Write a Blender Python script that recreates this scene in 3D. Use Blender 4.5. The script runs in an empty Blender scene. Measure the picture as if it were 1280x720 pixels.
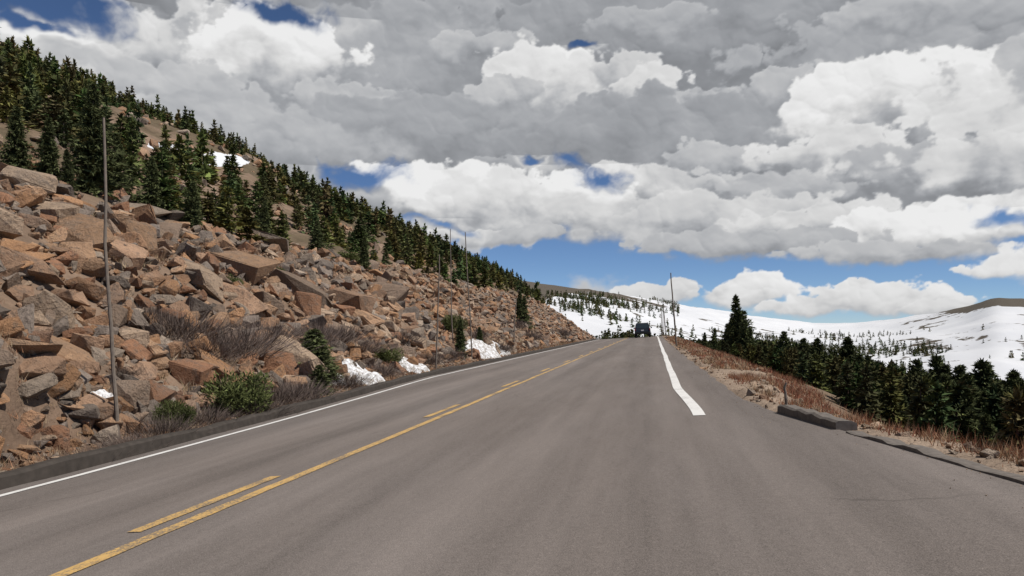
import bpy, bmesh, math, random
import numpy as np
from mathutils import Vector, Matrix
random.seed(4); rng=np.random.default_rng(7)
sc=bpy.context.scene
sc.view_settings.view_transform='Standard'; sc.view_settings.look='None'; sc.view_settings.exposure=0
F=950.0; CAMZ=1.2
TH=math.atan(.187); SN,CS=math.sin(TH),math.cos(TH)

# ------------------------------------------------------------ helpers
def sm(x,a,b):
    k=np.clip((np.asarray(x,float)-a)/(b-a),0,1); return k*k*(3-2*k)
def vnoise(x,y,seed=0):
    x=np.asarray(x,float); y=np.asarray(y,float)
    xi=np.floor(x).astype(np.int64); yi=np.floor(y).astype(np.int64)
    fx=x-xi; fy=y-yi; fx=fx*fx*(3-2*fx); fy=fy*fy*(3-2*fy)
    def h(a,b):
        k=(a*374761393+b*668265263+seed*974634777)&0xffffffff
        k=((k^(k>>13))*1274126177)&0xffffffff
        return ((k^(k>>16))&0xffff)/65535.0
    return (h(xi,yi)*(1-fx)+h(xi+1,yi)*fx)*(1-fy)+(h(xi,yi+1)*(1-fx)+h(xi+1,yi+1)*fx)*fy
def fbm(x,y,o=4,seed=0):
    r=0;a=.5;n=0
    for i in range(o):
        r=r+a*vnoise(x*2**i+i*17.3,y*2**i+i*5.1,seed+i); n+=a; a*=.5
    return r/n
def to_st(X,Y): return (X+3.4)*SN+Y*CS,(X+3.4)*CS-Y*SN
def to_xy(s,t): return -3.4+s*SN+t*CS, s*CS-t*SN
def bend(s): return np.clip(s-90,0,600)**2/3000.
def wL(s): return np.interp(s,[0,8,25,200],[2.8,2.9,3.75,3.75])
def tR(s): return np.interp(s,[-40,-20,1.3,6.2,11,12.7,16.5,27,60,200],[14.5,10.7,6.7,5.8,4.9,4.69,4.64,4.5,4.3,4.2])
def roadz(s,te):
    X,Y=to_xy(s,te)
    z=-.010*Y+.06*X
    z=z-.02*np.clip(-te,0,4)*(1-sm(s,12,25))
    z=z-np.minimum(np.clip(s-100,0,None)**2/500.,25)*sm(te,-30,-8)
    return z
def Eline(u): return np.interp(u,[-3,-.3,.02,.105,.23,.337,.40,.45,.50,.55,.60,.635,.68,.8,1.2,3],
                [.05,.06,.062,.050,.029,.0125,.006,.006,.011,.017,.025,.034,.031,.03,.05,.03])
def H(X,Y):
    X=np.asarray(X,float);Y=np.asarray(Y,float)
    s,t=to_st(X,Y); te=t+bend(s)
    base=roadz(s,np.clip(te,-7,8))
    base=np.where(te<-7,roadz(s,-7.)+np.minimum(np.clip(s-100,0,None)**2/500.,25)*(sm(-7,-30,-8)-sm(te,-30,-8)),base)
    dl=-te-(wL(s)+.57); dr=te-tR(s)
    rise=np.interp(dl,[0,.9,2.2,7.5,30,120,250,420],[0,.15,1.1,4.7,15.0,56.5,110,135])
    rise2=np.interp(dl,[0,.9,1.4,2.6,7.5,30,120,250,420],[0,.2,1.9,2.9,5.0,15.0,56.5,110,135])
    k=1-sm(s,8.5,11); rise=rise*(1-k)+rise2*k
    n=(fbm(X*.55,Y*.55,4,3)-.5)*np.interp(dl,[0,1,3,30],[0,.15,1.0,1.3])
    n=n+(fbm(X*.03,Y*.03,4,9)-.5)*np.interp(dl,[0,8,40,120],[0,.3,5,14])
    near=1-sm(s,12,22)
    f1=np.interp(dr,[0,.3,.8,1.8,10,60,200,600],[-.03,.0,-.06,-.75,-4.9,-28,-62,-75])
    f2=np.interp(dr,[0,.3,1.3,3,10,60,200,600],[-.03,.0,-.06,-.75,-4.4,-27,-62,-75])
    fall=f1*near+f2*(1-near)
    fall=fall+(fbm(X*.6,Y*.6,3,5)-.5)*np.interp(dr,[0,.5,2,10],[0,.12,.3,1.2])
    z=base+np.where(dl>0,rise+n,0)+np.where(dr>0,fall,0)-np.where((dl<=0)&(dr<=0),.14,0)
    # far country
    R=np.hypot(X,Y)+1e-6
    u=np.where(Y>1,X/np.maximum(Y,1),np.sign(X)*3); u=np.clip(u,-3,3)
    E=Eline(u)
    V=np.interp(u,[-.3,0,.2,.3,.45,.7,3],[-.005,-.006,-.022,-.06,-.10,-.12,-.1])
    RS=np.interp(u,[-.3,.1,.4,.5,.64,3],[1300,1400,2100,2000,1700,1700])
    k=np.clip((R-550)/(RS-550),0,1)
    zf=1.2+np.where(R<RS,V*550*(1-k)**1.0+E*RS*(k**1.15),E*RS-(R-RS)*.07)
    zf=zf+(fbm(X*.004,Y*.004,5,21)-.5)*40*np.clip(k*(1-k)*4,0,1)+(fbm(X*.02,Y*.02,3,31)-.5)*5*sm(R,400,700)
    w1=sm(R,180,520); w2=sm(R,520,900); a=sm(te,-5,40)
    w=w1*a+w2*(1-a)
    return z*(1-w)+zf*w
def survey(px,py,dmax=900):
    """ground point on the bearing/dip read from the survey origin"""
    u=(px-640)/F; v=(410-py)/F
    D=np.geomspace(3,dmax,6000)
    hh=H(u*D,D); i=np.argmax(hh>CAMZ+v*D)
    return float(u*D[i]),float(D[i]),float(hh[i])

def tri_mesh(name,V,T,col=None,mat=None,smooth=False,link=True):
    V=np.asarray(V,np.float32);T=np.asarray(T,np.int32)
    k=T.shape[1]; me=bpy.data.meshes.new(name)
    me.vertices.add(len(V)); me.vertices.foreach_set('co',V.ravel())
    me.loops.add(T.size); me.loops.foreach_set('vertex_index',T.ravel())
    me.polygons.add(len(T)); me.polygons.foreach_set('loop_start',np.arange(0,T.size,k,dtype=np.int32))
    me.polygons.foreach_set('use_smooth',np.full(len(T),smooth))
    me.update(calc_edges=True)
    if col is not None:
        c=np.ones((len(V),4),np.float32); c[:,:col.shape[1]]=col
        a=me.color_attributes.new('Col','FLOAT_COLOR','POINT'); a.data.foreach_set('color',c.ravel())
    if mat: me.materials.append(mat)
    if not link: return me
    ob=bpy.data.objects.new(name,me); sc.collection.objects.link(ob); return ob

# ------------------------------------------------------------ material helper
class NB:
    def __init__(s,nt): s.nt=nt; s.n=nt.nodes; s.l=nt.links
    def put(s,sock,v):
        if isinstance(v,bpy.types.NodeSocket): s.l.new(v,sock)
        elif v is not None: sock.default_value=v
    def m(s,op,a,b=None,c=None,clamp=False):
        n=s.n.new('ShaderNodeMath'); n.operation=op; n.use_clamp=clamp
        s.put(n.inputs[0],a); s.put(n.inputs[1],b); s.put(n.inputs[2],c); return n.outputs[0]
    def v(s,op,a,b=None):
        n=s.n.new('ShaderNodeVectorMath'); n.operation=op
        s.put(n.inputs[0],a); s.put(n.inputs[1],b)
        return n.outputs['Value'] if op in('LENGTH','DOT_PRODUCT') else n.outputs[0]
    def mr(s,x,a,b,c=0.,d=1.,kind='SMOOTHSTEP'):
        n=s.n.new('ShaderNodeMapRange'); n.interpolation_type=kind
        for i,q in enumerate((x,a,b,c,d)): s.put(n.inputs[i],q)
        return n.outputs[0]
    def noise(s,vec,scale,detail=4,rough=.5,dist=0.):
        n=s.n.new('ShaderNodeTexNoise'); s.put(n.inputs['Vector'],vec); n.inputs['Scale'].default_value=scale
        n.inputs['Detail'].default_value=detail; n.inputs['Roughness'].default_value=rough; n.inputs['Distortion'].default_value=dist
        return n.outputs['Fac']
    def noisec(s,vec,scale,detail=2):
        n=s.n.new('ShaderNodeTexNoise'); s.put(n.inputs['Vector'],vec); n.inputs['Scale'].default_value=scale
        n.inputs['Detail'].default_value=detail; return n.outputs['Color']
    def vor(s,vec,scale,feature='F1',detail=0.):
        n=s.n.new('ShaderNodeTexVoronoi'); n.feature=feature; s.put(n.inputs['Vector'],vec); n.inputs['Scale'].default_value=scale
        n.inputs['Detail'].default_value=detail
        return n.outputs['Distance']
    def mix(s,f,a,b,mode='MIX'):
        n=s.n.new('ShaderNodeMix'); n.data_type='RGBA'; n.blend_type=mode
        s.put(n.inputs[0],f); s.put(n.inputs[6],a); s.put(n.inputs[7],b); return n.outputs[2]
    def bump(s,h,st,dist):
        n=s.n.new('ShaderNodeBump'); n.inputs['Strength'].default_value=st; n.inputs['Distance'].default_value=dist
        s.put(n.inputs['Height'],h); return n.outputs[0]
def newmat(name):
    m=bpy.data.materials.new(name); m.use_nodes=True
    b=m.node_tree.nodes['Principled BSDF']; b.inputs['Specular IOR Level'].default_value=.15; b.inputs['Roughness'].default_value=.9
    nb=NB(m.node_tree); g=nb.n.new('ShaderNodeNewGeometry').outputs['Position']
    return m,nb,b,g
def attr(nb):
    a=nb.n.new('ShaderNodeAttribute'); a.attribute_name='Col'; return a
def C(r,g,b): return (r,g,b,1)
def simple(name,col,rough=.8,spec=.2,metal=0,var=.15,scale=8.):
    m,nb,b,g=newmat(name)
    n=nb.noise(g,scale,5)
    k=nb.m('MULTIPLY_ADD',n,var*2,1-var)
    cc=nb.v('SCALE',col[:3]); nb.put(cc.node.inputs['Scale'],k)
    nb.put(b.inputs['Base Color'],cc); b.inputs['Roughness'].default_value=rough
    b.inputs['Specular IOR Level'].default_value=spec; b.inputs['Metallic'].default_value=metal
    return m

# terrain : Col rgb = ground colour, alpha = snow amount
mt,nb,b,g=newmat('ground_mat'); a=attr(nb)
n1=nb.noise(g,.9,6,.6); n2=nb.noise(g,14,4,.65); n3=nb.noise(g,.035,6,.62)
k=nb.m('ADD',nb.m('MULTIPLY_ADD',n1,1.3,-.05),nb.m('MULTIPLY',n2,.7))
cc=nb.v('SCALE',a.outputs['Color']); nb.put(cc.node.inputs['Scale'],k)
snow=nb.mr(nb.m('ADD',a.outputs['Alpha'],nb.m('MULTIPLY_ADD',n3,1.1,-.55)),.47,.53)
near=nb.mr(nb.m('ADD',a.outputs['Alpha'],nb.m('MULTIPLY_ADD',n1,.4,-.2)),.3,.4)
snow=nb.m('MULTIPLY',snow,near)
col=nb.mix(snow,cc,nb.mix(nb.noise(g,.012,5,.6),C(.52,.54,.58),C(.70,.71,.73)))
nb.put(b.inputs['Base Color'],col)
nb.put(b.inputs['Normal'],nb.bump(n2,.8,.05))

# asphalt
ma,nb,b,g=newmat('asphalt_mat')
rot=nb.n.new('ShaderNodeMapping'); nb.put(rot.inputs['Vector'],g); rot.inputs['Rotation'].default_value=(0,0,TH)
P=rot.outputs[0]   # x: across, y: along
stretch=nb.v('MULTIPLY',P,(1.,.035,1.)); st2=nb.v('MULTIPLY',P,(1.,.15,1.))
f1=nb.noise(stretch,1.6,5,.6); f2=nb.noise(nb.v('MULTIPLY',P,(1,.25,1)),.5,4,.6); f3=nb.noise(g,110,2,.7); f4=nb.noise(g,26,4,.8); f5=nb.noise(st2,4.,5,.65)
sp=nb.vor(g,70.)
k=nb.m('ADD',nb.m('MULTIPLY_ADD',f1,.9,.34),nb.m('MULTIPLY',f2,.36))
k=nb.m('ADD',k,nb.m('MULTIPLY_ADD',f3,1.4,-.7)); k=nb.m('ADD',k,nb.m('MULTIPLY_ADD',f4,.65,-.325)); k=nb.m('ADD',k,nb.m('MULTIPLY_ADD',f5,.4,-.2))
k=nb.m('ADD',k,nb.mr(sp,.2,.06,0.,.6))
sx=nb.n.new('ShaderNodeSeparateXYZ'); nb.put(sx.inputs[0],P)
wt=nb.m('COSINE',nb.m('MULTIPLY_ADD',sx.outputs[0],2*math.pi/1.85,(3.34-1.0)*2*math.pi/1.85))
k=nb.m('ADD',k,nb.m('MULTIPLY',wt,nb.m('MULTIPLY',f1,-.10)))
warp=nb.noisec(g,1.6,4)
wv=nb.v('ADD',nb.v('MULTIPLY',P,(1,.55,1)),nb.v('MULTIPLY',warp,(.5,.5,0)))
ce=nb.vor(wv,.22,'DISTANCE_TO_EDGE')
crack=nb.m('MULTIPLY',nb.mr(ce,.005,.0015),nb.mr(nb.noise(g,.5,2),.52,.6))
k=nb.m('MULTIPLY',k,nb.m('MULTIPLY_ADD',crack,-.2,1.))
tint=nb.mix(f2,C(.165,.138,.122),C(.165,.147,.138))
cc=nb.v('SCALE',tint); nb.put(cc.node.inputs['Scale'],k); nb.put(b.inputs['Base Color'],cc)
nb.put(b.inputs['Normal'],nb.bump(f3,.5,.008)); b.inputs['Roughness'].default_value=.85

def paint(name,c,a0=.5,a1=.64):
    m,nb,b,g=newmat(name)
    w=nb.mr(nb.m('ADD',nb.noise(g,45,4,.75),nb.m('MULTIPLY_ADD',nb.noise(g,2.2,4),.5,-.25)),a0,a1)
    t=nb.noise(g,9,5,.6)
    cc=nb.mix(nb.m('MULTIPLY',w,.85),nb.mix(t,C(*[q*.72 for q in c]),C(*c)),C(.15,.13,.115))
    nb.put(b.inputs['Base Color'],cc); b.inputs['Roughness'].default_value=.7
    return m
m_yel=paint('yellow_paint',(.62,.40,.15),.46,.6); m_wht=paint('white_paint',(.78,.77,.75),.56,.72)

def attrmat(name,bs,bscale,bdist,lo=.55,hi=.9,rough=.9,lichen=False,sc1=3.,randobj=False):
    m,nb,b,g=newmat(name); a=attr(nb)
    n1=nb.noise(g,sc1,5,.65); 
    if bs:
        n2=nb.noise(g,bscale,5,.7)
        k=nb.m('ADD',nb.m('MULTIPLY_ADD',n1,hi,lo-.22),nb.m('MULTIPLY',n2,.45))
    else: k=nb.m('MULTIPLY_ADD',n1,hi,lo)
    if randobj:
        oi=nb.n.new('ShaderNodeObjectInfo'); k=nb.m('MULTIPLY',k,nb.m('MULTIPLY_ADD',oi.outputs['Random'],.5,.75))
    cc=nb.v('SCALE',a.outputs['Color']); nb.put(cc.node.inputs['Scale'],k)
    if lichen:
        l=nb.mr(nb.noise(g,6,6,.75),.50,.62); cc=nb.mix(nb.m('MULTIPLY',l,.6),cc,C(.13,.105,.085))
        l2=nb.mr(nb.noise(g,1.1,4,.6),.52,.7); cc=nb.mix(nb.m('MULTIPLY',l2,.32),cc,C(.21,.185,.16))
    nb.put(b.inputs['Base Color'],cc); b.inputs['Roughness'].default_value=rough
    if bs: nb.put(b.inputs['Normal'],nb.bump(nb.m('ADD',n1,n2),bs,bdist))
    return m
m_rock=attrmat('granite_rock',1.,13,.09,lichen=True)
m_need=attrmat('conifer_needles',0,5,.1,lo=.6,hi=.9,sc1=1.3)
m_tree=attrmat('spruce_needles',0,5,.1,lo=.6,hi=.9,sc1=1.3,randobj=True)
m_grass=attrmat('dry_grass_mat',0,5,.1,lo=.6,hi=.9)
m_snow,nb,b,g=newmat('snow_mat'); dm=nb.mr(nb.noise(g,7,6,.7),.4,.6); nb.put(b.inputs['Base Color'],nb.mix(dm,C(.34,.31,.28),C(.74,.75,.77))); nb.put(b.inputs['Normal'],nb.bump(nb.noise(g,9,5),.9,.1))
m_wood=simple('weathered_wood',(.17,.14,.115),var=.4,scale=14.)
m_conc=simple('kerb_concrete',(.14,.122,.108),var=.6,scale=18.)
m_berm=simple('asphalt_kerb',(.05,.042,.036),var=.6,scale=9.)

# ------------------------------------------------------------ terrain sheet
def axis(step0,g,lim):
    a=[0.];st=step0
    while a[-1]<lim: a.append(a[-1]+st); st*=g
    return np.array(a)
S=np.concatenate([-axis(.5,1.08,120)[1:][::-1],axis(.22,1.0072,30),30+axis(.44,1.014,4500)[1:]])
Tl=axis(.16,1.016,600); Tr=axis(.16,1.0215,4200)
T=np.concatenate([-2.6-Tl[::-1],np.arange(-2.2,3.6,.8),4.+Tr])
SS,TT=np.meshgrid(S,T,indexing='ij'); X,Y=to_xy(SS,TT); Z=H(X,Y)
ns,nt_=SS.shape
te=TT+bend(SS); dl=-te-(wL(SS)+.57); dr=te-tR(SS); R=np.hypot(X,Y)
soil=np.array([.20,.14,.10]); brown=np.array([.15,.10,.07]); forest=np.array([.105,.082,.05]); tundra=np.array([.115,.098,.078]); grav=np.array([.32,.245,.185]); pink=np.array([.24,.17,.125])
col=np.zeros((ns,nt_,4)); col[...,:3]=soil
def blend(c,w): 
    global col
    w=np.clip(w,0,1)[...,None]; col[...,:3]=col[...,:3]*(1-w)+c*w
blend(brown,(dl>0)*(1-sm(dl,.7,1.5))*.85)
fm=fbm(X*.04,Y*.04,4,50)
blend(forest,sm(dl,8,12)*sm(fm,.42,.56)*.85)
blend(pink,sm(dl,12,20)*(1-sm(fm,.38,.52)))
blend(pink*.8,sm(dl,120,200)*.7)
blend(grav,(dr>0)*(1-sm(dr,1.3,2.2))*.8)
blend(forest*1.3,sm(dr,2,4))
blend(tundra*.85,sm(R,350,600)*(dl<0)+sm(R,600,900)*(dl>=0))
u=np.where(Y>1,X/np.maximum(Y,1),0)
far=sm(R,150,330)*((te>25)|(SS>130)*(te>-8))
zrel=(Z-1.2)/np.maximum(R,1)
sn=.88*far
rel_=zrel/np.maximum(Eline(u)*np.cos(np.arctan(u)),.004)
top=sm(u,.55,.60)*sm(rel_,.80,1.0)*.8+sm(rel_,.6,.98)*.42*sm(u,.36,.2)+sm(rel_,.4,.95)*.33*sm(u,.38,.44)*sm(u,.58,.52)
sn=sn-.6*np.clip(top,0,1)*far
sn=sn-.30*sm(fbm(X*.006,Y*.0035,4,77),.55,.66)*far
sn=np.where(R>4200,.5,sn)
hs=np.zeros_like(sn)
for (px,py,ru,rv) in [(278,200,34,8),(402,238,30,9),(455,262,12,4),(205,183,20,5),(170,152,14,3),(345,214,10,3)]:
    pv=(CAMZ-Z)/np.maximum(Y,1)*F+410; pu=640+u*F
    x0,y0,z0=survey(px,py+4)
    e1=np.hypot((pu-px-(pv-py)*.9)/ru,(pv-py)/rv)
    hs=np.maximum(hs,np.where((Y>y0*.6)&(Y<y0*1.8)&(dl>10),1-sm(e1,.7,1.3),0))
sn=np.maximum(sn,hs*1.1)
col[...,3]=sn
V=np.stack([X,Y,Z],-1).reshape(-1,3)
I=(np.arange(ns-1)[:,None]*nt_+np.arange(nt_-1)[None,:]).ravel()
Q=np.stack([I,I+nt_,I+nt_+1,I+1],-1)[:, ::-1]
ter=tri_mesh('terrain',V,Q,col.reshape(-1,4),mt,smooth=True)
if ter.data.polygons[0].normal.z<0: ter.data.flip_normals()
hs_pts=np.stack([X[hs>.3],Y[hs>.3]],-1)

# ------------------------------------------------------------ road
def ribbon(name,s0,s1,tf,dz,mat,ds=.4,skirt=0):
    ss=np.arange(s0,s1+1e-6,ds); rows=[]
    for s in ss:
        tv=np.asarray(tf(s),float); b_=float(bend(s))
        X_,Y_=to_xy(s,tv-b_); z=roadz(s,tv)+dz
        pts=np.stack([X_,Y_,z],-1)
        if skirt: pts=np.vstack([pts[0]-[0,0,skirt],pts,pts[-1]-[0,0,skirt]])
        rows.append(pts)
    V=np.array(rows); n,m=V.shape[:2]
    I=(np.arange(n-1)[:,None]*m+np.arange(m-1)[None,:]).ravel()
    return tri_mesh(name,V.reshape(-1,3),np.stack([I,I+1,I+m+1,I+m],-1),None,mat)
def road_cols(s):
    l=-(float(wL(s))+.42); r=float(tR(s))+float(vnoise(s*1.3,3.))*.12-.06+float(vnoise(s*6,8.))*.05
    return np.concatenate([np.linspace(l,0,6),np.linspace(0,r,8)[1:]])
ribbon('road',-30,210,road_cols,0,ma,skirt=.3)
wob=lambda s:(float(vnoise(s*.5,1.))-.5)*.03
ed=lambda s,k:(float(vnoise(s*9.,k))-.5)*.014
ribbon('yellow_solid_line',-20,180,lambda s:[.0+wob(s)+ed(s,2.),.11+wob(s)+ed(s,5.)],.006,m_yel,ds=.2)
for k_ in range(-2,24):
    s0=5.3+6.25*k_ if k_<1 else 12.1+6.2*(k_-1)
    ribbon('yellow_dash_line',s0,s0+2.0,lambda s:[-.24+wob(s)+ed(s,7.),-.13+wob(s)+ed(s,9.)],.006,m_yel,ds=.1)
ribbon('edge_line',-20,180,lambda s:[-wL(s)-.05+wob(s+50),-wL(s)+.055+wob(s+50)],.006,m_wht)
ribbon('edge_line',10.9,180,lambda s:[3.70+wob(s+90)+.15*sm(s,16,10.9),3.86+wob(s+90)+.15*sm(s,16,10.9)],.006,m_wht)
rows=[]
for s in np.arange(-20,150,.3):
    w=float(wL(s))+.37; b_=float(bend(s)); nz=float(vnoise(s*2.1,4.))*.04+float(vnoise(s*.7,9.))*.05; h=.11+nz
    prof=[(-w,-.05),(-w-.03,h-.03),(-w-.07,h),(-w-.17,h+.01),(-w-.24,h-.04),(-w-.34,-.05)]
    r=[]
    for t_,z_ in prof:
        X_,Y_=to_xy(s,t_-b_+nz); r.append((X_,Y_,float(roadz(s,t_))+z_))
    rows.append(r)
Vk=np.array(rows);n,m=Vk.shape[:2]; I=(np.arange(n-1)[:,None]*m+np.arange(m-1)[None,:]).ravel()
tri_mesh('hillside_kerb',Vk.reshape(-1,3),np.stack([I,I+m,I+m+1,I+1],-1),None,m_berm)
def kerb(name,s0,s1,h,w,off,mat):
    V_=[];F_=[]
    ss=np.linspace(s0,s1,max(4,int((s1-s0)/.12)))
    for s in ss:
        b0=float(tR(s))+off; nz=(float(vnoise(s*5,14.))-.5)*.03
        for t_,z_ in [(0,-.25),(0.01,h*.8),(.04,h),(w-.05,h),(w,h*.8),(w+.02,-.25)]:
            X_,Y_=to_xy(s,b0+t_+nz*.6*(z_>0)); V_.append((X_,Y_,float(roadz(s,b0))+z_+nz*(z_>0)))
    for i in range(len(ss)-1):
        for j in range(6): F_.append((i*6+j,(i+1)*6+j,(i+1)*6+(j+1)%6,i*6+(j+1)%6))
    F_+= [tuple(range(6)),tuple(range((len(ss)-1)*6,len(ss)*6))]
    me=bpy.data.meshes.new(name); me.from_pydata(V_,[],F_); me.materials.append(mat)
    bm=bmesh.new(); bm.from_mesh(me); bmesh.ops.recalc_face_normals(bm,faces=bm.faces); bm.to_mesh(me); bm.free()
    ob=bpy.data.objects.new(name,me); sc.collection.objects.link(ob)
kerb('kerb_stone',9.15,10.9,.105,.22,-.02,m_conc)
kerb('kerb_edging',-12,8.9,.025,.17,-.03,m_conc)

# ------------------------------------------------------------ rocks
def rock_proto(seed,npts,box,bev):
    r=np.random.default_rng(seed); bm=bmesh.new()
    for i in range(npts):
        p=r.uniform(-1,1,3)
        q=np.abs(p).max() if r.random()<box else np.linalg.norm(p)
        bm.verts.new(p/q*r.uniform(.75,1.))
    o=bmesh.ops.convex_hull(bm,input=bm.verts)
    bmesh.ops.delete(bm,geom=[g_ for g_ in o['geom_interior'] if isinstance(g_,bmesh.types.BMVert)],context='VERTS')
    bmesh.ops.dissolve_limit(bm,angle_limit=.2,verts=bm.verts,edges=bm.edges)
    bmesh.ops.bevel(bm,geom=list(bm.edges),offset=bev,segments=1,affect='EDGES',clamp_overlap=True)
    bmesh.ops.triangulate(bm,faces=bm.faces)
    bmesh.ops.subdivide_edges(bm,edges=[e for e in bm.edges if e.calc_length()>.35],cuts=1)
    bmesh.ops.triangulate(bm,faces=bm.faces)
    for v_ in bm.verts: v_.co*=1+r.normal(0,.022)
    bmesh.ops.recalc_face_normals(bm,faces=bm.faces); bm.verts.index_update()
    V=np.array([v.co[:] for v in bm.verts]);T_=np.array([[v.index for v in f.verts] for f in bm.faces])
    bm.free(); return V,T_
protos=[rock_proto(i,random.choice([14,18,24]),.6,.05) for i in range(20)]
def rotm(ax,ay,az):
    return np.array(Matrix.Rotation(az,3,'Z')@Matrix.Rotation(ay,3,'Y')@Matrix.Rotation(ax,3,'X'))
PAL=np.array([[.37,.235,.155],[.42,.265,.165],[.29,.21,.155],[.26,.21,.175],[.39,.22,.12],[.30,.16,.095],[.45,.33,.235],[.21,.17,.14],[.34,.20,.12],[.34,.27,.21]])
class Acc:
    def __init__(s): s.V=[];s.T=[];s.C=[];s.n=0
    def add(s,V,T_,C_):
        s.V.append(V);s.T.append(T_+s.n);s.C.append(np.broadcast_to(C_,(len(V),3)) if np.ndim(C_)==1 else C_);s.n+=len(V)
    def out(s,name,mat,link=True): return tri_mesh(name,np.vstack(s.V),np.vstack(s.T),np.vstack(s.C),mat,link=link)
def add_rock(A,x,y,z,size,flat=.55,rot=None,dims=None,colr=None):
    V,T_=protos[rng.integers(len(protos))]
    d=np.array(dims) if dims is not None else size*np.array([rng.uniform(.75,1.35),rng.uniform(.55,1.),rng.uniform(.3,.75)*flat/.55])
    M=rotm(*(rot if rot is not None else (rng.normal(0,.4),rng.normal(0,.4)+.35,rng.uniform(0,6.28))))
    c=(PAL[rng.integers(len(PAL))] if colr is None else PAL[colr])*rng.uniform(.65,1.15)
    A.add((V*d*.5)@M.T+[x,y,z],T_,c)
A=Acc()
def scatter(n,s0,s1,d0,d1,smin,smax,pw=2.2,emb=.12,thin=None):
    u_=rng.uniform(0,1,n); s=s0+(s1-s0)*u_**1.3; d=rng.uniform(d0,d1,n)
    t=-(wL(s)+.57)-d-bend(s); x,y=to_xy(s,t); z=H(x,y)
    sz=smin+(smax-smin)*rng.uniform(0,1,n)**pw
    for i in range(n):
        if thin is not None and rng.random()<thin(s[i],d[i]): continue
        add_rock(A,x[i],y[i],z[i]+sz[i]*emb,sz[i])
clump=lambda s,d: float(sm(fbm(s*.25,d*.4,3,88),.42,.6))*.75
scatter(3600,4,34,.9,8.8,.14,.75,2.4,.18)
scatter(300,4,40,1.6,9.5,.6,1.25,2.,.18)
scatter(5500,26,125,.9,9.8,.18,.85,2.2,.18)
scatter(5000,3,45,.3,9,.05,.2,1.5,.05)
scatter(1800,5,130,8.5,26,.2,1.0,2.,thin=clump)
scatter(3800,20,260,25,160,.4,1.9,2.,thin=clump)
for (px,py,w,h,dp,tilt,c_) in [(90,290,1.9,.5,1.1,.25,1),(60,262,1.6,.4,1.,.2,6),(150,318,1.3,.6,.9,.35,0),(92,322,.9,.6,.7,.1,1),(30,330,1.3,.5,1.,.2,4),
      (200,290,1.2,.35,.9,.3,2),(245,345,1.2,.45,.8,.3,6),(290,372,1.3,.5,.9,.35,0),(370,360,1.4,.5,1.,.35,2),(300,330,1.4,.4,1.,.25,1),
      (365,452,1.3,.8,.9,.6,6),(185,440,.7,.5,.6,.4,1),(235,470,.8,.5,.6,.2,5),(20,225,1.3,.45,1.,.1,6),(420,372,1.5,.5,1,.3,0),(330,300,1.,.4,.8,.3,9),(180,265,1.2,.4,1.,.3,9),
      (480,365,1.3,.5,1,.3,2),(450,400,.9,.5,.8,.3,1)]:
    x,y,z=survey(px,py+8); add_rock(A,x,y,z+.1,1,dims=(w*y/11*.8,dp*y/11*.9,h*y/11),rot=(rng.normal(.1,.15),tilt,rng.normal(-.2,.3)),colr=c_)
for (s,d,zb,w,dp,h,c_) in [(6.0,1.25,.1,.9,.7,1.0,5),(6.9,1.2,.1,.8,.6,.95,4),(7.7,1.2,.05,.75,.7,.75,5),(8.4,1.25,.05,.6,.6,1.1,1),(9.0,1.2,.0,.7,.6,.6,5),(9.7,1.3,.0,.7,.6,.8,0),
      (5.2,1.2,.1,.9,.7,1.1,4),(4.4,1.1,.1,.9,.7,1.,5),(6.3,1.4,1.0,.8,.8,.7,1),(7.1,1.45,1.0,.7,.8,.8,6),(7.9,1.5,.8,.9,.8,.8,4),(8.9,1.6,.65,.9,.8,.9,0),(5.4,1.4,1.1,.9,.8,.7,0),
      (6.5,1.75,1.7,1.1,.9,.5,1),(7.7,1.85,1.6,1.1,.9,.5,6),(5.3,1.8,1.8,1.1,.9,.5,4),(9.8,1.9,1.0,.9,.8,.8,5),(8.8,2.2,1.7,1.2,.9,.5,1),(10.5,1.7,.3,.9,.7,.8,1),
      (9.4,.85,.0,.35,.3,.45,5),(8.1,.75,.0,.4,.35,.6,4),(6.6,.75,.0,.5,.35,.5,1),(10.6,.9,.0,.5,.4,.4,0),(11.4,1.3,.2,.7,.6,.7,2)]:
    t=-(float(wL(s))+.57)-d; x,y=to_xy(s,t); z0=float(roadz(s,t))
    add_rock(A,x,y,z0+zb+h/2,1,dims=(w*.95,dp*1.1,h*1.15),rot=(rng.normal(0,.08),rng.normal(.05,.08),-TH+math.pi/2+rng.normal(0,.2)),colr=c_)
for i in range(260):
    s=rng.uniform(4,11.5); d=rng.uniform(.7,2.6); t=-(float(wL(s))+.57)-d; x,y=to_xy(s,t); add_rock(A,x,y,float(H(x,y))+.05,rng.uniform(.15,.5))
A.out('boulder_slope',m_rock)
A=Acc()
for i in range(3200):
    s=2+90*rng.random()**1.7; t=float(tR(s))+rng.uniform(.05,2.0)-float(bend(s)); x,y=to_xy(s,t); z=float(H(x,y)); q=.03+.16*rng.random()**5
    add_rock(A,x,y,z+.01,q,colr=rng.choice([1,6,9,0,2]))
for i in range(1500):
    s=3+60*rng.random()**1.7; t=-(float(wL(s))+.57+rng.uniform(0,1.)); x,y=to_xy(s,t); z=float(H(x,y)); q=.03+.15*rng.random()**3
    add_rock(A,x,y,z+.01,q)
for i in range(300):
    s=2+40*rng.random(); q_=rng.random()**3; t=float(tR(s))-.05-.5*q_; x,y=to_xy(s,t); add_rock(A,x,y,float(roadz(s,t))+.002,.006+.014*rng.random(),colr=6)
A.out('roadside_gravel',m_rock)

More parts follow.
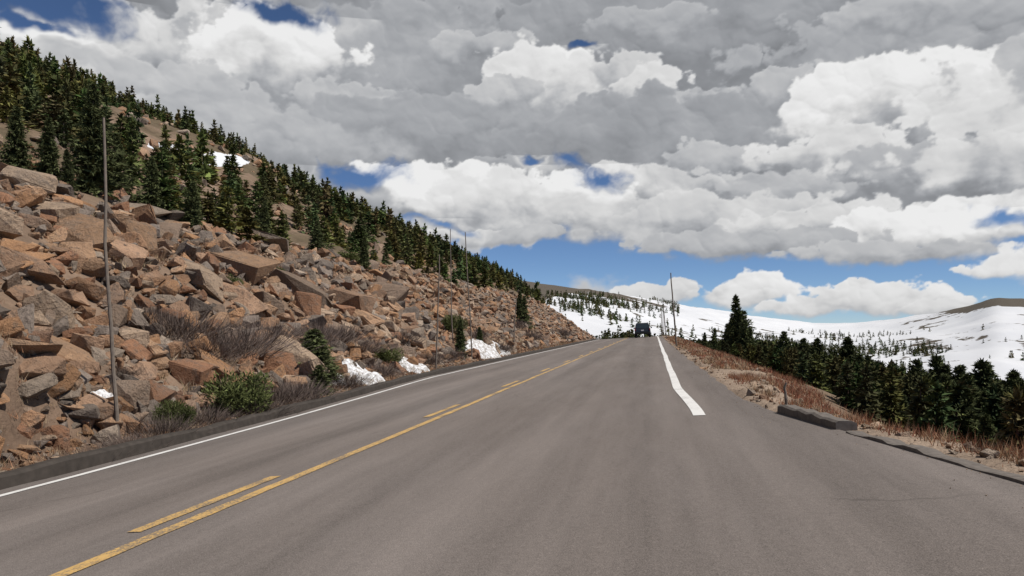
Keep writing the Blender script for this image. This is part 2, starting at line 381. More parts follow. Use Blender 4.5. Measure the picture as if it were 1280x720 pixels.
# ------------------------------------------------------------ conifers
def spray(P_,D_,L_,W_,r):
    n=len(P_); side=np.cross(D_,r.normal(0,1,(n,3))); side/=np.linalg.norm(side,axis=1)[:,None]+1e-9
    a=P_-side*W_[:,None]/2; b_=P_+side*W_[:,None]/2; c=P_+D_*L_[:,None]
    V=np.stack([a,b_,c],1).reshape(-1,3); return V,np.arange(3*n).reshape(-1,3)
def conifer(seed,levels,bpl,ppb,tpp,rad=.2,leaf=.035,gap=.15,flag=0.,wr=.42,base=.05):
    r=np.random.default_rng(seed); V=[];T_=[];C_=[];n=0
    k=6 if levels>15 else 3; nh=7 if levels>15 else 3; hs_=np.linspace(-.06,.97,nh); wob_=np.cumsum(r.normal(0,.004,(nh,2)),0)
    ring=[]
    for i,h in enumerate(hs_):
        rr=.017*(1-.93*max(h,0)); 
        for j in range(k): ring.append((wob_[i,0]+rr*math.cos(j*2*math.pi/k),wob_[i,1]+rr*math.sin(j*2*math.pi/k),h))
    tt=[]
    for i in range(nh-1):
        for j in range(k):
            a_=i*k+j;b_=i*k+(j+1)%k; tt+=[(a_,b_,b_+k),(a_,b_+k,a_+k)]
    V.append(np.array(ring));T_.append(np.array(tt));C_.append(np.tile([.11,.085,.065],(len(ring),1)));n=len(ring)
    P_=[];D_=[];L_=[];Cc=[];BP=[];BD=[];BL=[]
    dirbias=r.uniform(0,6.28)
    for li in range(levels):
        h=base+(.98-base)*(li+r.random())/levels
        prof=(1-h)**.85*min(1,(h+.12)/.25)
        lvl=r.uniform(.65,1.15)
        for bi in range(bpl):
            if r.random()<gap: continue
            az=r.uniform(0,6.28); ln=rad*prof*lvl*r.uniform(.55,1.25)*(1+flag*math.cos(az-dirbias))+.015
            el=r.uniform(-.35,.15)+.6*h*h
            d=np.array([math.cos(az)*math.cos(el),math.sin(az)*math.cos(el),math.sin(el)])
            p0=np.array([0,0,h]); shade=r.uniform(.6,1.3)
            BP.append(p0);BD.append(d);BL.append(ln*.9)
            for q in range(ppb):
                f=(q+.5+r.uniform(-.4,.4))/ppb; f=max(.1,f)
                pp=p0+d*ln*f+np.array([0,0,-.25*ln*f*f+.12*ln*f**3])
                for _ in range(tpp):
                    dd=d*r.uniform(.2,1.)+r.normal(0,.45,3)+np.array([0,0,-.05]); dd/=np.linalg.norm(dd)
                    P_.append(pp+r.normal(0,.004,3)); D_.append(dd); L_.append(leaf*r.uniform(.6,1.3)*(.5+.6*(1-h)))
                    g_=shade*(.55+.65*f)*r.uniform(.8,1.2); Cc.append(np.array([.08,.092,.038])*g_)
    for _ in range(max(6,tpp*4)):
        P_.append(np.array([0,0,r.uniform(.93,.99)]));dd=r.normal(0,.3,3)+[0,0,1];dd/=np.linalg.norm(dd);D_.append(dd);L_.append(leaf*.7);Cc.append(np.array([.065,.075,.03]))
    P_=np.array(P_);D_=np.array(D_);L_=np.array(L_)
    v,t=spray(P_,D_,L_,L_*wr,r); V.append(v);T_.append(t+n);C_.append(np.repeat(np.array(Cc),3,0)); n+=len(v)
    if levels>15:
        BP=np.array(BP);BD=np.array(BD);BL=np.array(BL)
        v,t=spray(BP,BD,BL,np.full(len(BL),.008),r); V.append(v);T_.append(t+n);C_.append(np.tile([.10,.08,.06],(len(v),1)))
    return np.vstack(V),np.vstack(T_),np.vstack(C_)
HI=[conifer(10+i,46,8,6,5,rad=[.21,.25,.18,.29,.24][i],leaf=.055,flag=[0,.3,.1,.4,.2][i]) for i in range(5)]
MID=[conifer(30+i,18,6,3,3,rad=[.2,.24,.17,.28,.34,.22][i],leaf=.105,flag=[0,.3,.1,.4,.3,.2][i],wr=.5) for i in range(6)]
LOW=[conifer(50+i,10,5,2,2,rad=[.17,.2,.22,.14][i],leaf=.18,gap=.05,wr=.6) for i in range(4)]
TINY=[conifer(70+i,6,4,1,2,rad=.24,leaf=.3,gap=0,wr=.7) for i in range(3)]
hi_me=[tri_mesh('spruce_tree',*p_,m_tree,link=False) for p_ in HI]
def named_tree(x,y,z,h,wid=1.,i=None,name='spruce_tree'):
    ob=bpy.data.objects.new(name,hi_me[random.randrange(5) if i is None else i]); sc.collection.objects.link(ob)
    ob.location=(x,y,z); ob.rotation_euler=(random.gauss(0,.02),random.gauss(0,.02),random.uniform(0,6.28)); ob.scale=(h*wid,h*wid,h); return ob
def add_tree(A,p_,x,y,z,h,wid=1.,g=1.):
    V,T_,C_=p_; a_=rng.uniform(0,6.28); c,s=math.cos(a_),math.sin(a_)
    W=V*[h*wid,h*wid,h]; W=np.stack([W[:,0]*c-W[:,1]*s+x,W[:,0]*s+W[:,1]*c+y,W[:,2]+z],-1)
    tint=np.array([rng.uniform(.8,1.45),rng.uniform(.9,1.2),rng.uniform(.7,1.1)])*rng.uniform(.6,1.3)*g
    A.add(W,T_,C_*tint)
RT=[(866,420,75),(880,414,66),(893,408,58),(922,366,45),(915,395,46),(930,398,44),(908,402,50),(938,408,44),(950,424,42),(962,426,40),(980,412,40),(988,428,38),(996,434,34),(1014,430,35),(1030,440,33),(1044,436,31),
    (1065,418,31),(1074,438,29),(1092,448,28),(1105,456,26),(1122,462,25),(1142,456,24),(1171,438,23),(1158,462,21),(1184,462,20),(1192,470,21),(1208,478,19),(1228,446,23),(1246,474,19),(1262,480,18),(1274,470,19),(1300,466,18),(1330,455,18),
    (1180,494,15),(1130,488,18),(1260,500,14),(1216,506,14),(1085,474,22),(1380,470,16),(1150,500,16),(1236,510,13.5),(1200,515,14),(1290,505,13),(1110,484,20),(1040,462,26),(1010,455,29),(1060,466,25),
    (1166,485,17),(1226,490,16),(1250,492,15.5),(1275,492,14.5),(1136,476,21),(1098,468,23),(975,444,34),(955,440,38),(1026,450,29),
    (1052,430,32),(1083,440,28),(1150,446,24),(1200,452,22),(1214,462,21),(1266,458,20),(1180,450,22.5),(1004,420,37),(930,386,47),(1020,420,36)]
for (px,py,D) in RT:
    x=(px-640)/F*D; z=float(H(x,D)); top=CAMZ+(410-py)/F*D; h=top-z
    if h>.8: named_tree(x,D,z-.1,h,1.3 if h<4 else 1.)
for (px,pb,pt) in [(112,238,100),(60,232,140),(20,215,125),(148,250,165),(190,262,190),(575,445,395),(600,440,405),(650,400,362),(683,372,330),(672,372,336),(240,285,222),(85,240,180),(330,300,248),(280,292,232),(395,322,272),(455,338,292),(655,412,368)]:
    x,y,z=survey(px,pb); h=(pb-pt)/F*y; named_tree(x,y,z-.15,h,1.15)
A=Acc();cnt=0
def snow_near(x,y,r):
    return len(hs_pts)>0 and (np.hypot(hs_pts[:,0]-x,hs_pts[:,1]-y).min()<r)
for i in range(7000):
    s=4+330*rng.random()**1.25; d=8.3+75*rng.random()**1.3; t=-(float(wL(s))+.57)-d-float(bend(s)); x,y=to_xy(s,t)
    if y<8 : continue
    dens=float(sm(fbm(x*.05,y*.05,3,60),.30,.50))
    if rng.random()>dens*(.55+.45*float(sm(d,9,14))): continue
    if d<11 and rng.random()<.5: continue
    if d>25 and snow_near(x,y,4.): continue
    z=float(H(x,y)); h=rng.uniform(.9,2.3)*(1+.6*float(sm(d,20,80))); 
    if rng.random()<.1: h*=1.6
    near=np.hypot(x,y)<70
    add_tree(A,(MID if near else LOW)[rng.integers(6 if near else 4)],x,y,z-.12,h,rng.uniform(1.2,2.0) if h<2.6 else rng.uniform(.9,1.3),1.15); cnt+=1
    if cnt>2300: break
for i in range(6500):
    s=10+300*rng.random()**1.2; d=22+120*rng.random(); t=-(float(wL(s))+.57)-d-float(bend(s)); x,y=to_xy(s,t)
    if y<15 or rng.random()>float(sm(fbm(x*.03,y*.03,3,66),.26,.46))*.85: continue
    if snow_near(x,y,4.5): continue
    h=rng.uniform(1.5,3.7)
    add_tree(A,LOW[rng.integers(4)],x,y,float(H(x,y))-.2,h,rng.uniform(1.2,1.9) if h<3 else rng.uniform(.9,1.2),1.15)
for i in range(2600):
    s=30+560*rng.random(); d=70+260*rng.random(); t=-(float(wL(s))+.57)-d-float(bend(s)); x,y=to_xy(s,t)
    if rng.random()>float(sm(fbm(x*.02,y*.02,3,61),.36,.55))*.75: continue
    if snow_near(x,y,8): continue
    add_tree(A,LOW[rng.integers(4)],x,y,float(H(x,y))-.2,rng.uniform(2.8,6.0),rng.uniform(.85,1.2))
A.out('hillside_forest',m_need)
A=Acc()
for i in range(2600):
    s=8+230*rng.random()**1.3; t=float(tR(s))+3.0+55*rng.random()**1.3-float(bend(s)); x,y=to_xy(s,t); z=float(H(x,y)); D=max(y,8)
    lim=CAMZ-(.016+.05*float(sm(x/D,.3,.65)))*D-z
    h=min(rng.uniform(2.5,6.5),lim)
    if h<.9: continue
    near=D<60
    add_tree(A,(MID if near else LOW)[rng.integers(6 if near else 4)],x,y,z-.2,h,rng.uniform(1.1,1.6),.85)
A.out('valley_side_forest',m_need)
A=Acc();cnt=0
for i in range(34000):
    R_=260+1400*rng.random()**1.1; az=rng.uniform(-.02,.75); x=R_*math.sin(az);y=R_*math.cos(az)
    f_=float(fbm(x*.012,y*.006,4,91)); z_=float(H(x,y)); zr=z_/R_; ua=math.tan(az)
    if zr>(.045 if ua<.22 else .0): continue
    dens=float(sm(f_,.50,.62))*float(sm(zr,.005,-.05))+.04*float(sm(zr,.005,-.03))+(.45*float(sm(f_,.52,.62))+.03)*(ua<.28)
    if rng.random()>dens: continue
    add_tree(A,TINY[rng.integers(3)],x,y,z_-.3,rng.uniform(3.5,8),1.2); cnt+=1
    if cnt>6500: break
A.out('distant_forest',m_need)

# ------------------------------------------------------------ shrubs
def green_shrub(seed):
    r=np.random.default_rng(seed); n=5200
    lob=[(r.uniform(-.5,.5),r.uniform(-.4,.4),r.uniform(.25,.62),r.uniform(.22,.42)) for _ in range(9)]
    P_=[];Cc=[];D_=[]
    for i in range(n):
        a_=lob[r.integers(9)]; q=r.normal(0,1,3);q/=np.linalg.norm(q); rr=a_[3]*r.random()**.4
        p_=np.array(a_[:3])+q*rr; 
        if p_[2]<0.02: p_[2]=r.uniform(0,.2)
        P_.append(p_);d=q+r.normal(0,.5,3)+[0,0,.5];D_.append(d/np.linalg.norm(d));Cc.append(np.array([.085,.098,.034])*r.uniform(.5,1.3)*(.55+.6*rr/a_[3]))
    L_=r.uniform(.04,.1,n); v,t=spray(np.array(P_),np.array(D_),L_,L_*.4,r); return v,t,np.repeat(np.array(Cc),3,0)
def twig_shrub(seed,c=(.13,.10,.085),n=1500):
    r=np.random.default_rng(seed); P_=[];D_=[];L_=[]
    for i in range(n):
        b_=np.array([r.normal(0,.28),r.normal(0,.25),0.]); d=np.array([b_[0]*1.2+r.normal(0,.4),b_[1]*1.2+r.normal(0,.4),r.uniform(.4,1.2)]);d/=np.linalg.norm(d)
        l=r.uniform(.2,.55); p_=b_+d*r.uniform(0,.5); P_.append(p_);D_.append(d);L_.append(l)
    L_=np.array(L_); v,t=spray(np.array(P_),np.array(D_),L_,np.full(n,.011),r); return v,t,np.repeat(np.array(c)*r.uniform(.6,1.4,(n,1)),3,0)
gs=[tri_mesh('juniper_shrub',*green_shrub(i),m_tree,link=False) for i in range(3)]
ts=[tri_mesh('bare_shrub',*twig_shrub(i),m_tree,link=False) for i in range(3)]
def put(name,me,px,py,w,hh):
    x,y,z=survey(px,py); ob=bpy.data.objects.new(name,me); sc.collection.objects.link(ob); k_=w/F*y
    ob.location=(x,y,z-.05); ob.scale=(k_/1.5,k_/1.5,hh/F*y); ob.rotation_euler=(0,0,random.uniform(0,6.28))
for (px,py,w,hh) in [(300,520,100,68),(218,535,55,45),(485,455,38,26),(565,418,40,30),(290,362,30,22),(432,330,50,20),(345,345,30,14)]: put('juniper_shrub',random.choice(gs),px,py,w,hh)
for (px,pb,pt,wd) in [(392,470,412,2.4),(384,474,425,2.2),(400,495,455,2.4),(404,472,424,2.)]:
    x,y,z=survey(px,pb); named_tree(x,y,z-.1,(pb-pt)/F*y*1.1,wd)
for (px,py,w,hh) in [(215,425,110,55),(290,445,110,60),(330,430,80,45),(250,450,90,50),(370,500,80,40),(340,505,80,40),(200,545,80,40),(160,560,70,30),(430,485,60,30),(250,530,80,35),(420,430,70,40),
        (310,520,90,35),(470,470,60,26),(530,455,50,24),(560,450,40,22),(620,440,40,20),(660,425,40,18),(700,420,34,14),(120,575,60,30),(390,430,60,40),(180,400,60,30),(500,430,50,26),(450,440,60,26),(590,425,40,20),(640,410,40,16),
        (265,500,60,26),(150,470,40,22)]: put('bare_shrub',random.choice(ts),px,py,w,hh)

# ------------------------------------------------------------ dry grass
P_=[];D_=[];L_=[];Cc=[]
GC=np.array([[.33,.23,.14],[.29,.15,.085],[.26,.105,.065],[.38,.29,.19],[.18,.11,.075]])
def tuft(x,y,z,n,h,ci):
    for _ in range(n):
        d=np.array([rng.normal(0,.5),rng.normal(0,.5),1.]);d/=np.linalg.norm(d)
        P_.append((x+rng.normal(0,.05),y+rng.normal(0,.05),z-.02));D_.append(d);L_.append(h*rng.uniform(.5,1.2));Cc.append(GC[ci]*rng.uniform(.7,1.2))
for i in range(6000):
    s=1+85*rng.random()**1.5; q=rng.random(); t=float(tR(s))+.35+(1.3+1.*float(sm(s,12,22)))*q; 
    if float(fbm(s*.8,t*1.3,3,40))<.43: continue
    x,y=to_xy(s,t-float(bend(s))); ci=rng.choice([0,1,2,3,4],p=[.22,.28,.28,.14,.08] if q<.5 else [.12,.3,.45,.08,.05])
    tuft(x,y,float(H(x,y)),14,rng.uniform(.06,.2)*(1 if q<.35 else 1.2),ci)
for i in range(3600):
    s=3+80*rng.random()**1.5; t=-(float(wL(s))+.6+1.6*rng.random()); 
    if float(fbm(s*.8,t*1.3,3,41))<.42: continue
    x,y=to_xy(s,t-float(bend(s))); tuft(x,y,float(H(x,y)),12,rng.uniform(.06,.2),rng.choice([0,1,3,4]))
for i in range(2500):
    s=5+70*rng.random()**1.3; t=-(float(wL(s))+2+7*rng.random())
    if float(fbm(s*.35,t*.5,3,43))<.54: continue
    x,y=to_xy(s,t-float(bend(s))); tuft(x,y,float(H(x,y))+.1,12,rng.uniform(.12,.3),rng.choice([0,1,3,4,4]))
P_=np.array(P_);D_=np.array(D_);L_=np.array(L_); v,t=spray(P_,D_,L_,np.clip(P_[:,1]*.0009,.008,.05),rng)
tri_mesh('dry_grass',v,t,np.repeat(np.array(Cc),3,0),m_grass)

# ------------------------------------------------------------ snow patches beside the road
def snow_patch(px,py,w,dp,hh):
    x0,y0,z0=survey(px,py); n=40
    a_,b_=np.meshgrid(np.linspace(-1,1,n),np.linspace(-1,1,n)); rx=w/F*y0/2
    X_=x0+a_*rx*CS+b_*dp*SN; Y_=y0-a_*rx*SN+b_*dp*CS
    rr=np.hypot(a_,b_)+(fbm(a_*2+x0,b_*2+y0,3,5)-.5)*1.1
    Z_=H(X_,Y_)+hh*(1-rr**2*1.25)+(fbm(X_*3,Y_*3,3,8)-.5)*.16
    V_=np.stack([X_,Y_,Z_],-1).reshape(-1,3); I=(np.arange(n-1)[:,None]*n+np.arange(n-1)[None,:]).ravel(); Q_=np.stack([I,I+1,I+n+1,I+n],-1)
    ok=(rr<1.15).ravel(); Q_=Q_[ok[Q_].all(1)]
    tri_mesh('snow_patch',V_,Q_,None,m_snow,smooth=True)
for q in [(448,474,70,1.2,.4),(515,463,40,1.,.28),(600,443,54,2.4,.65),(622,440,28,2.2,.5),(127,512,26,.35,.3),(420,478,26,.7,.2)]: snow_patch(*q)

# ------------------------------------------------------------ poles
def pole(x,y,z,h,lean,rad=.03,name='snow_marker_pole'):
    r=np.random.default_rng(int(x*100+y)%9999); k=8;n=9; V_=[];
    bx,by=np.cumsum(r.normal(0,.012,n)),np.cumsum(r.normal(0,.012,n))
    for i in range(n):
        f=i/(n-1); rr=rad*(1-.45*f)
        for j in range(k): V_.append((x+bx[i]-bx[0]+lean*f+rr*math.cos(j*math.tau/k),y+by[i]-by[0]+rr*math.sin(j*math.tau/k),z-.2+(h+.2)*f))
    Q_=[(i*k+j,i*k+(j+1)%k,(i+1)*k+(j+1)%k,(i+1)*k+j) for i in range(n-1) for j in range(k)]
    me=bpy.data.meshes.new(name); me.from_pydata(V_,[],Q_+[tuple(range((n-1)*k,n*k))]); me.materials.append(m_wood)
    ob=bpy.data.objects.new(name,me); sc.collection.objects.link(ob)
for (px,pb,pt,ptx,rd) in [(148,548,148,131,.032),(545,462,318,549,.035),(590,450,290,584,.035),(567,440,286,563,.03),(642,434,372,645,.045)]:
    x,y,z=survey(px,pb); pole(x,y,z,(pb-pt)/F*y,(ptx-px)/F*y,rd)
for (px,D,pt,ptx,rd) in [(846,44,341,838,.055),(833,75,372,829,.05),(822,92,380,821,.05),(817,100,384,816,.05),(812,106,388,811,.05)]:
    x=(px-640)/F*D; s_,t_=to_st(x,D); t_=max(t_+float(bend(s_)),float(tR(s_))+.25)-float(bend(s_)); x,y=to_xy(s_,t_); z=float(H(x,y)); pole(x,y,z,CAMZ+(410-pt)/F*D-z,(ptx-px)/F*D,rd)
x,y=to_xy(11.3,float(tR(11.3))+.22); pole(x,y,float(H(x,y)),.36,0,.03,'wooden_stake')

# ------------------------------------------------------------ the SUV on the crest
def suv(s,t):
    X0,Y0=to_xy(s,t-float(bend(s))); root=bpy.data.objects.new('suv_car',None); sc.collection.objects.link(root)
    paintm=simple('car_paint',(.03,.034,.042),.35,.5,.3,.05); glass=simple('car_glass',(.03,.04,.045),.08,.6,0,.02); rub=simple('tyre_rubber',(.02,.02,.02),.9); red=simple('tail_lamp_mat',(.35,.015,.01),.3,.5); blk=simple('black_trim',(.02,.02,.02),.6); met=simple('wheel_alloy',(.4,.4,.42),.35,.5,.8); wh=simple('licence_plate_mat',(.6,.6,.6),.5)
    def part(name,V_,F_,mat,bev=.0):
        me=bpy.data.meshes.new(name); bm=bmesh.new(); vs=[bm.verts.new(v_) for v_ in V_]; [bm.faces.new([vs[i] for i in f]) for f in F_]
        bmesh.ops.recalc_face_normals(bm,faces=bm.faces)
        if bev: bmesh.ops.bevel(bm,geom=list(bm.edges),offset=bev,segments=3,affect='EDGES',profile=.6)
        bm.to_mesh(me); bm.free(); me.materials.append(mat); ob=bpy.data.objects.new(name,me); sc.collection.objects.link(ob); ob.parent=root; return ob
    def extr(name,prof,w0,mat,bev=.04,tw=None):
        n=len(prof); V_=[(-(tw[i] if tw else w0),p_[0],p_[1]) for i,p_ in enumerate(prof)]+[((tw[i] if tw else w0),p_[0],p_[1]) for i,p_ in enumerate(prof)]
        return part(name,V_,[tuple(range(n)),tuple(range(n,2*n))]+[(i,(i+1)%n,n+(i+1)%n,n+i) for i in range(n)],mat,bev)
    extr('body',[(-2.35,.42),(-2.38,.75),(-2.3,1.08),(1.0,1.08),(2.2,.95),(2.35,.7),(2.3,.4)],.95,paintm,.07)
    extr('cabin',[(-2.25,1.05),(-2.0,1.72),(-1.7,1.8),(.2,1.8),(1.1,1.05)],.9,paintm,.05,[.92,.74,.7,.7,.88])
    def box(name,x0,x1,y0,y1,z0,z1,mat,bev=.01):
        V_=[(a,b,c) for a in(x0,x1) for b in(y0,y1) for c in(z0,z1)]; return part(name,V_,[(0,1,3,2),(4,5,7,6),(0,1,5,4),(2,3,7,6),(0,2,6,4),(1,3,7,5)],mat,bev)
    part('rear_window',[(-.74,-2.235,1.16),(.74,-2.235,1.16),(.62,-2.04,1.66),(-.62,-2.04,1.66)],[(0,1,2,3)],glass)
    for sg in(-1,1):
        part('side_window',[(sg*.925,-1.95,1.15),(sg*.915,.8,1.15),(sg*.78,.15,1.68),(sg*.785,-1.8,1.68)],[(0,1,2,3)],glass)
        box('tail_lamp',sg*.93-.09*(sg>0),sg*.93+.09*(sg<0),-2.41,-2.3,.85,1.15,red)
        box('mirror',sg*.98 if sg>0 else -1.15,1.15 if sg>0 else -.98,.65,.8,1.1,1.27,paintm,.03)
        box('roof_rail',sg*.62-.02,sg*.62+.02,-1.7,.1,1.82,1.87,blk)
        box('headlamp',sg*.75-.15,sg*.75+.15,2.25,2.33,.72,.86,wh)
        for yy in(-1.45,1.45):
            for (nm,r_,w_,mt_) in(('tyre',.38,.24,rub),('wheel_rim',.24,.26,met)):
                k=24; V_=[(sg*.84+e*w_/2,yy+r_*math.cos(j*math.tau/k),.38+r_*math.sin(j*math.tau/k)) for e in(-1,1) for j in range(k)]
                part(nm,V_,[tuple(range(k)),tuple(range(k,2*k))]+[(j,(j+1)%k,k+(j+1)%k,k+j) for j in range(k)],mt_,0)
    box('rear_bumper',-.93,.93,-2.47,-2.3,.42,.66,blk,.03); box('licence_plate',-.16,.16,-2.43,-2.37,.8,.95,wh,.005)
    part('windscreen',[(-.8,1.04,1.14),(.8,1.04,1.14),(.64,.3,1.76),(-.64,.3,1.76)],[(0,1,2,3)],glass)
    root.location=(X0,Y0,float(roadz(s,t))); root.rotation_euler=(0,-.05,-TH)
suv(97,2.0)

# ------------------------------------------------------------ clouds : a far backdrop dome with per-vertex cloud cover
def hash2(a,b,seed):
    k=(a*374761393+b*668265263+seed*974634777)&0xffffffff
    k=((k^(k>>13))*1274126177)&0xffffffff
    return k^(k>>16)
def pnoise(x,y,seed=0):
    xi=np.floor(x).astype(np.int64); yi=np.floor(y).astype(np.int64); fx=x-xi; fy=y-yi
    def g(i,j):
        an=(hash2(xi+i,yi+j,seed)&1023)*(2*math.pi/1024); return np.cos(an)*(fx-i)+np.sin(an)*(fy-j)
    ux=fx**3*(fx*(fx*6-15)+10); uy=fy**3*(fy*(fy*6-15)+10)
    return ((g(0,0)*(1-ux)+g(1,0)*ux)*(1-uy)+(g(0,1)*(1-ux)+g(1,1)*ux)*uy)*1.4
def pf(x,y,o,seed,r=.5):
    t=0;a=1;n=0
    for i in range(o):
        t=t+a*pnoise(x*2**i+i*9.7,y*2**i-i*4.3,seed+i); n+=a; a*=r
    return t/n*1.5
def lobes(x,y,seed):
    xi=np.floor(x).astype(np.int64); yi=np.floor(y).astype(np.int64); d=np.full(x.shape,9.)
    for i in(-1,0,1):
        for j in(-1,0,1):
            h=hash2(xi+i,yi+j,seed); px=(h&255)/255.+xi+i; py=((h>>8)&255)/255.+yi+j
            d=np.minimum(d,(x-px)**2+(y-py)**2)
    return np.sqrt(np.clip(1-d/1.1,0,1))
def azel(px,py):
    u=(px-640)/F;v=(410-py)/F; return math.atan(u)*F,math.atan(v/math.hypot(1,u))*F
def build_sky():
    st=math.radians(.07)
    fine=np.arange(math.radians(-40),math.radians(40),st)
    co_=[];a=math.radians(40);d=st
    while a<math.radians(98): co_.append(a); d=min(d*1.08,math.radians(.8)); a+=d
    az=np.concatenate([-np.array(co_)[::-1],fine,co_[1:]])
    fe=np.arange(math.radians(-1.5),math.radians(26),st); ce=[];a=fe[-1]+st;d=st
    while a<math.radians(80): ce.append(a); d=min(d*1.08,math.radians(.8)); a+=d
    el=np.concatenate([fe,ce])
    AZ,EL=np.meshgrid(az,el,indexing='ij'); X=AZ*F; Y=EL*F
    wx=pf(X/90,Y/70,5,3)*16; wy=pf(X/90+40,Y/70,5,13)*12
    XW=X+wx; YW=Y+wy
    P1=lobes(XW/52,YW/44,1);P2=lobes(XW/23,YW/20,2)
    P=.5*P1+.3*P2+.2*lobes(XW/10,YW/9,5)
    N1=pf(X/210,Y/110,6,21); N2=pf(XW/60,YW/48,6,31,.55); N3=pf(XW/330+3,YW/160,4,41); N2c=pf(XW/60,YW/48,3,31,.45)
    def grad(h):
        gx=np.gradient(h,axis=0)/np.gradient(X,axis=0); gy=np.gradient(h,axis=1)/np.gradient(Y,axis=1)
        return -(gx*.45+gy*.9)
    relP=np.clip(grad(.6*P1+.3*P2+.06*lobes(XW/10,YW/9,5)+N2c*.35)*14,-1,1)
    relS=np.clip(grad(N2c*.8+N1*.6)*14,-1,1)
    R_=np.zeros(X.shape); A_=np.zeros(X.shape)
    _,y0=azel(640,300)
    D=sm(Y+wy*1.6+N2*16+N1*10,y0-12,y0+30)*1.5-.72+N1*.9+N2*.35+P*.2
    A_=sm(D,0,.45)
    R_=.36+N3*.12+N1*.10+N2*.06+relS*.05+.2*(1-sm(D,.05,.8))
    CL=[(60,66,180,44,50,.74,.40),(230,75,140,46,50,.68,.38),(500,95,210,70,60,.50,.34),(345,80,84,46,44,.90,.40),(140,112,120,36,36,.62,.38),(900,35,320,46,70,.44,.29),(1190,60,190,50,50,.52,.31),
        (300,178,180,46,50,.58,.38),(430,130,70,24,24,.62,.38),(640,165,220,36,50,.48,.34),(1120,20,70,18,24,.58,.34),(820,30,70,18,26,.55,.34),(600,60,60,18,24,.6,.36),(700,104,80,38,40,.86,.38),(775,92,40,22,26,.7,.38),(800,118,44,26,30,.80,.40),(640,118,44,18,22,.64,.36),(880,130,50,18,24,.6,.36),(940,175,250,50,60,.45,.31),(990,110,50,18,22,.6,.35),
        (890,205,60,20,26,.62,.35),(1125,138,110,46,54,.92,.36),(1245,130,76,40,44,.82,.36),(1045,202,80,28,32,.80,.34),(1180,212,100,28,30,.56,.33),(980,240,70,20,24,.6,.35),(800,242,110,30,36,.70,.36),(640,212,60,14,24,.5,.34),
        (548,238,82,34,44,.94,.42),(650,260,120,38,38,.84,.38),(770,272,90,30,34,.76,.36),(890,280,130,32,40,.72,.36),(1030,288,100,26,34,.78,.38),(1180,292,98,32,32,.94,.42),(940,312,130,18,16,.58,.38),(1110,318,100,12,12,.62,.40),(640,296,90,12,10,.62,.42),
        (836,370,50,15,11,.78,.56),(925,374,56,28,18,.90,.56),(1005,388,50,13,11,.82,.58),(1092,380,80,24,15,.86,.56),(1178,388,46,10,9,.82,.58),(1252,338,34,9,7,.84,.58),(1275,290,24,8,6,.7,.5),
        (100,330,120,36,22,.8,.5),(-150,200,200,60,60,.8,.4),(1500,180,220,70,70,.8,.4),(1450,330,120,30,24,.85,.5),(1600,60,200,60,70,.6,.35),(-250,60,200,60,70,.7,.38)]
    for i,(px,py,rx,rt,rb,hi,lo) in enumerate(CL):
        cx,cy=azel(px,py)
        k=1.9; m=(np.abs(X-cx)<rx*k)&(Y-cy<rt*2.2)&(Y-cy>-rb*2.)
        if not m.any(): continue
        x=X[m];y=Y[m]; s_=min(1.,.35+.65*rt/40.)
        n1=pf((x+i*913)/(75*s_),(y)/(52*s_),6,60+i,.54)
        Pm=P[m] if s_>.8 else .55*lobes((x+wx[m]*.5)/24,(y+wy[m]*.5)/18,7)+.3*lobes(x/11,y/9,8)+.12
        dx=(x-cx+wx[m]*.6)/rx; dy=(y-cy+wy[m]*.6)
        q=np.sqrt(np.abs(dx)**2.0+(dy/np.where(dy>0,rt,rb))**2)
        up=sm(dy/np.where(dy>0,rt,rb),-.6,.5)
        f=1-q+n1*.62+(Pm-.64)*(.9*up+.2)
        al=sm(f,.0,.13+.5*(1-up))
        hgt=np.clip(dy/np.where(dy>0,rt,rb),-1.2,1.2)
        L=sm(hgt+n1*.95+(Pm-.6)*1.1,-.8,.95)
        br=lo+(hi-lo)*L+relP[m]*(.05+.17*L*(hi-.2))+N2[m]*.05+.05*(1-sm(f,.0,.3))*up
        old=R_[m]; oa=A_[m]
        R_[m]=np.where(oa+al>1e-4,(br*al+old*oa*(1-al))/np.maximum(al+oa*(1-al),1e-4),old)
        A_[m]=al+oa*(1-al)
    keep=np.ones(X.shape)
    for (px,py,rx,ry) in [(55,-2,110,30),(335,20,75,18),(738,58,24,6),(449,220,74,24),(742,214,52,22),(548,277,44,12),(1262,268,60,18),(668,196,16,6),(40,30,40,8)]:
        cx,cy=azel(px,py); q=np.hypot((X+wx*1.8+N1*22-cx)/rx,(Y+wy*1.8+N2*6-cy)/ry)+N2*.6+(P-.6)*1.1
        hole=1-sm(q,.6,1.25); keep=keep*(1-hole)
        R_=R_+.18*np.clip(1-np.abs(q-1.35)/.5,0,1)*(Y<cy+ry*.4)
    A_=A_*keep
    R_=np.clip(R_,.2,.95); R_=.89*R_**1.12
    cool=sm(R_,.7,.25)
    col=np.stack([R_*(1-.055*cool),R_*(1-.018*cool),R_*(1+.05*cool),A_],-1)
    V=np.stack([np.sin(AZ)*np.cos(EL),np.cos(AZ)*np.cos(EL),np.sin(EL)],-1)*14000.
    return V,col,AZ.shape
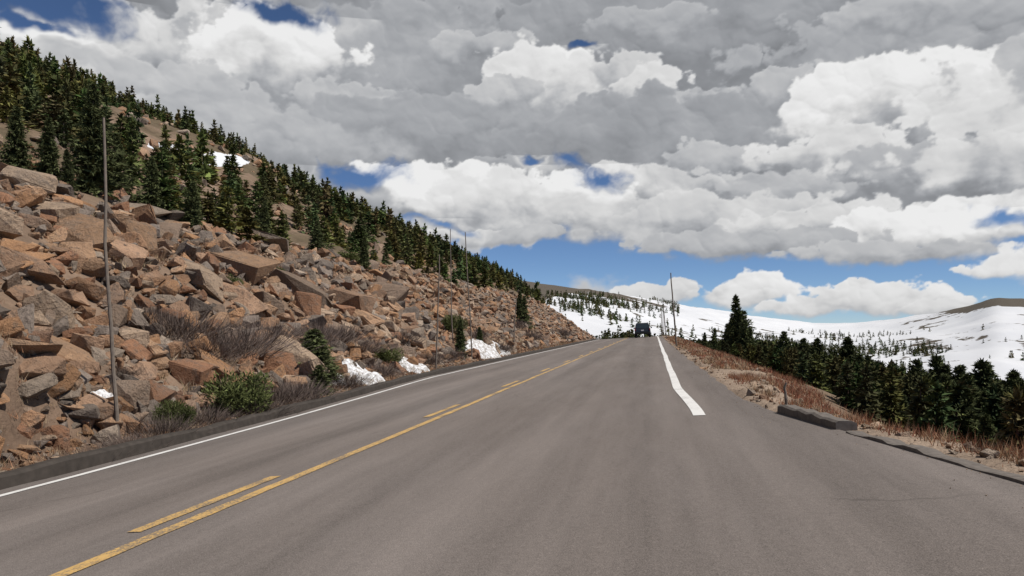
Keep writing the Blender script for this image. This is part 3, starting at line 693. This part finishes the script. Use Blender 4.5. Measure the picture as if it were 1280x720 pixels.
V,col,(na,ne)=build_sky()
I=(np.arange(na-1)[:,None]*ne+np.arange(ne-1)[None,:]).ravel()
Q=np.stack([I,I+1,I+ne+1,I+ne],-1)
m=bpy.data.materials.new('cloud_sky'); m.use_nodes=True; n=m.node_tree.nodes; l=m.node_tree.links; n.clear()
at=n.new('ShaderNodeAttribute'); at.attribute_name='Col'; em=n.new('ShaderNodeEmission'); tr=n.new('ShaderNodeBsdfTransparent'); mx=n.new('ShaderNodeMixShader'); o=n.new('ShaderNodeOutputMaterial')
l.new(at.outputs['Color'],em.inputs[0]); l.new(at.outputs['Alpha'],mx.inputs[0]); l.new(tr.outputs[0],mx.inputs[1]); l.new(em.outputs[0],mx.inputs[2]); l.new(mx.outputs[0],o.inputs[0])
m.cycles.emission_sampling='NONE'
tri_mesh('sky',V.reshape(-1,3),Q,col.reshape(-1,4),m)

# ------------------------------------------------------------ sun + daylight
sv=Vector((.74,-.34,1.15)).normalized()
L=bpy.data.lights.new('sun','SUN'); L.energy=4.7; L.angle=math.radians(.5); L.color=(1,.945,.865)
so=bpy.data.objects.new('sun',L); sc.collection.objects.link(so); so.rotation_euler=sv.to_track_quat('Z','Y').to_euler()
w=bpy.data.worlds.new('World'); sc.world=w; w.use_nodes=True; nt=w.node_tree
bg=nt.nodes['Background']
sky=nt.nodes.new('ShaderNodeTexSky'); sky.sky_type='NISHITA'; sky.sun_disc=False
sky.sun_elevation=math.asin(sv.z); sky.sun_rotation=math.atan2(sv.x,sv.y); sky.altitude=3500; sky.air_density=.8; sky.dust_density=.0; sky.ozone_density=6.
nt.links.new(sky.outputs[0],bg.inputs[0]); bg.inputs[1].default_value=.09

# ------------------------------------------------------------ camera
cam=bpy.data.cameras.new('camera'); co=bpy.data.objects.new('camera',cam); sc.collection.objects.link(co); sc.camera=co
co.location=(0,0,CAMZ); co.rotation_euler=(math.radians(90),0,0); cam.sensor_width=36; cam.lens=F/1280*36; cam.shift_y=50/1280.; cam.clip_end=30000; cam.clip_start=.05
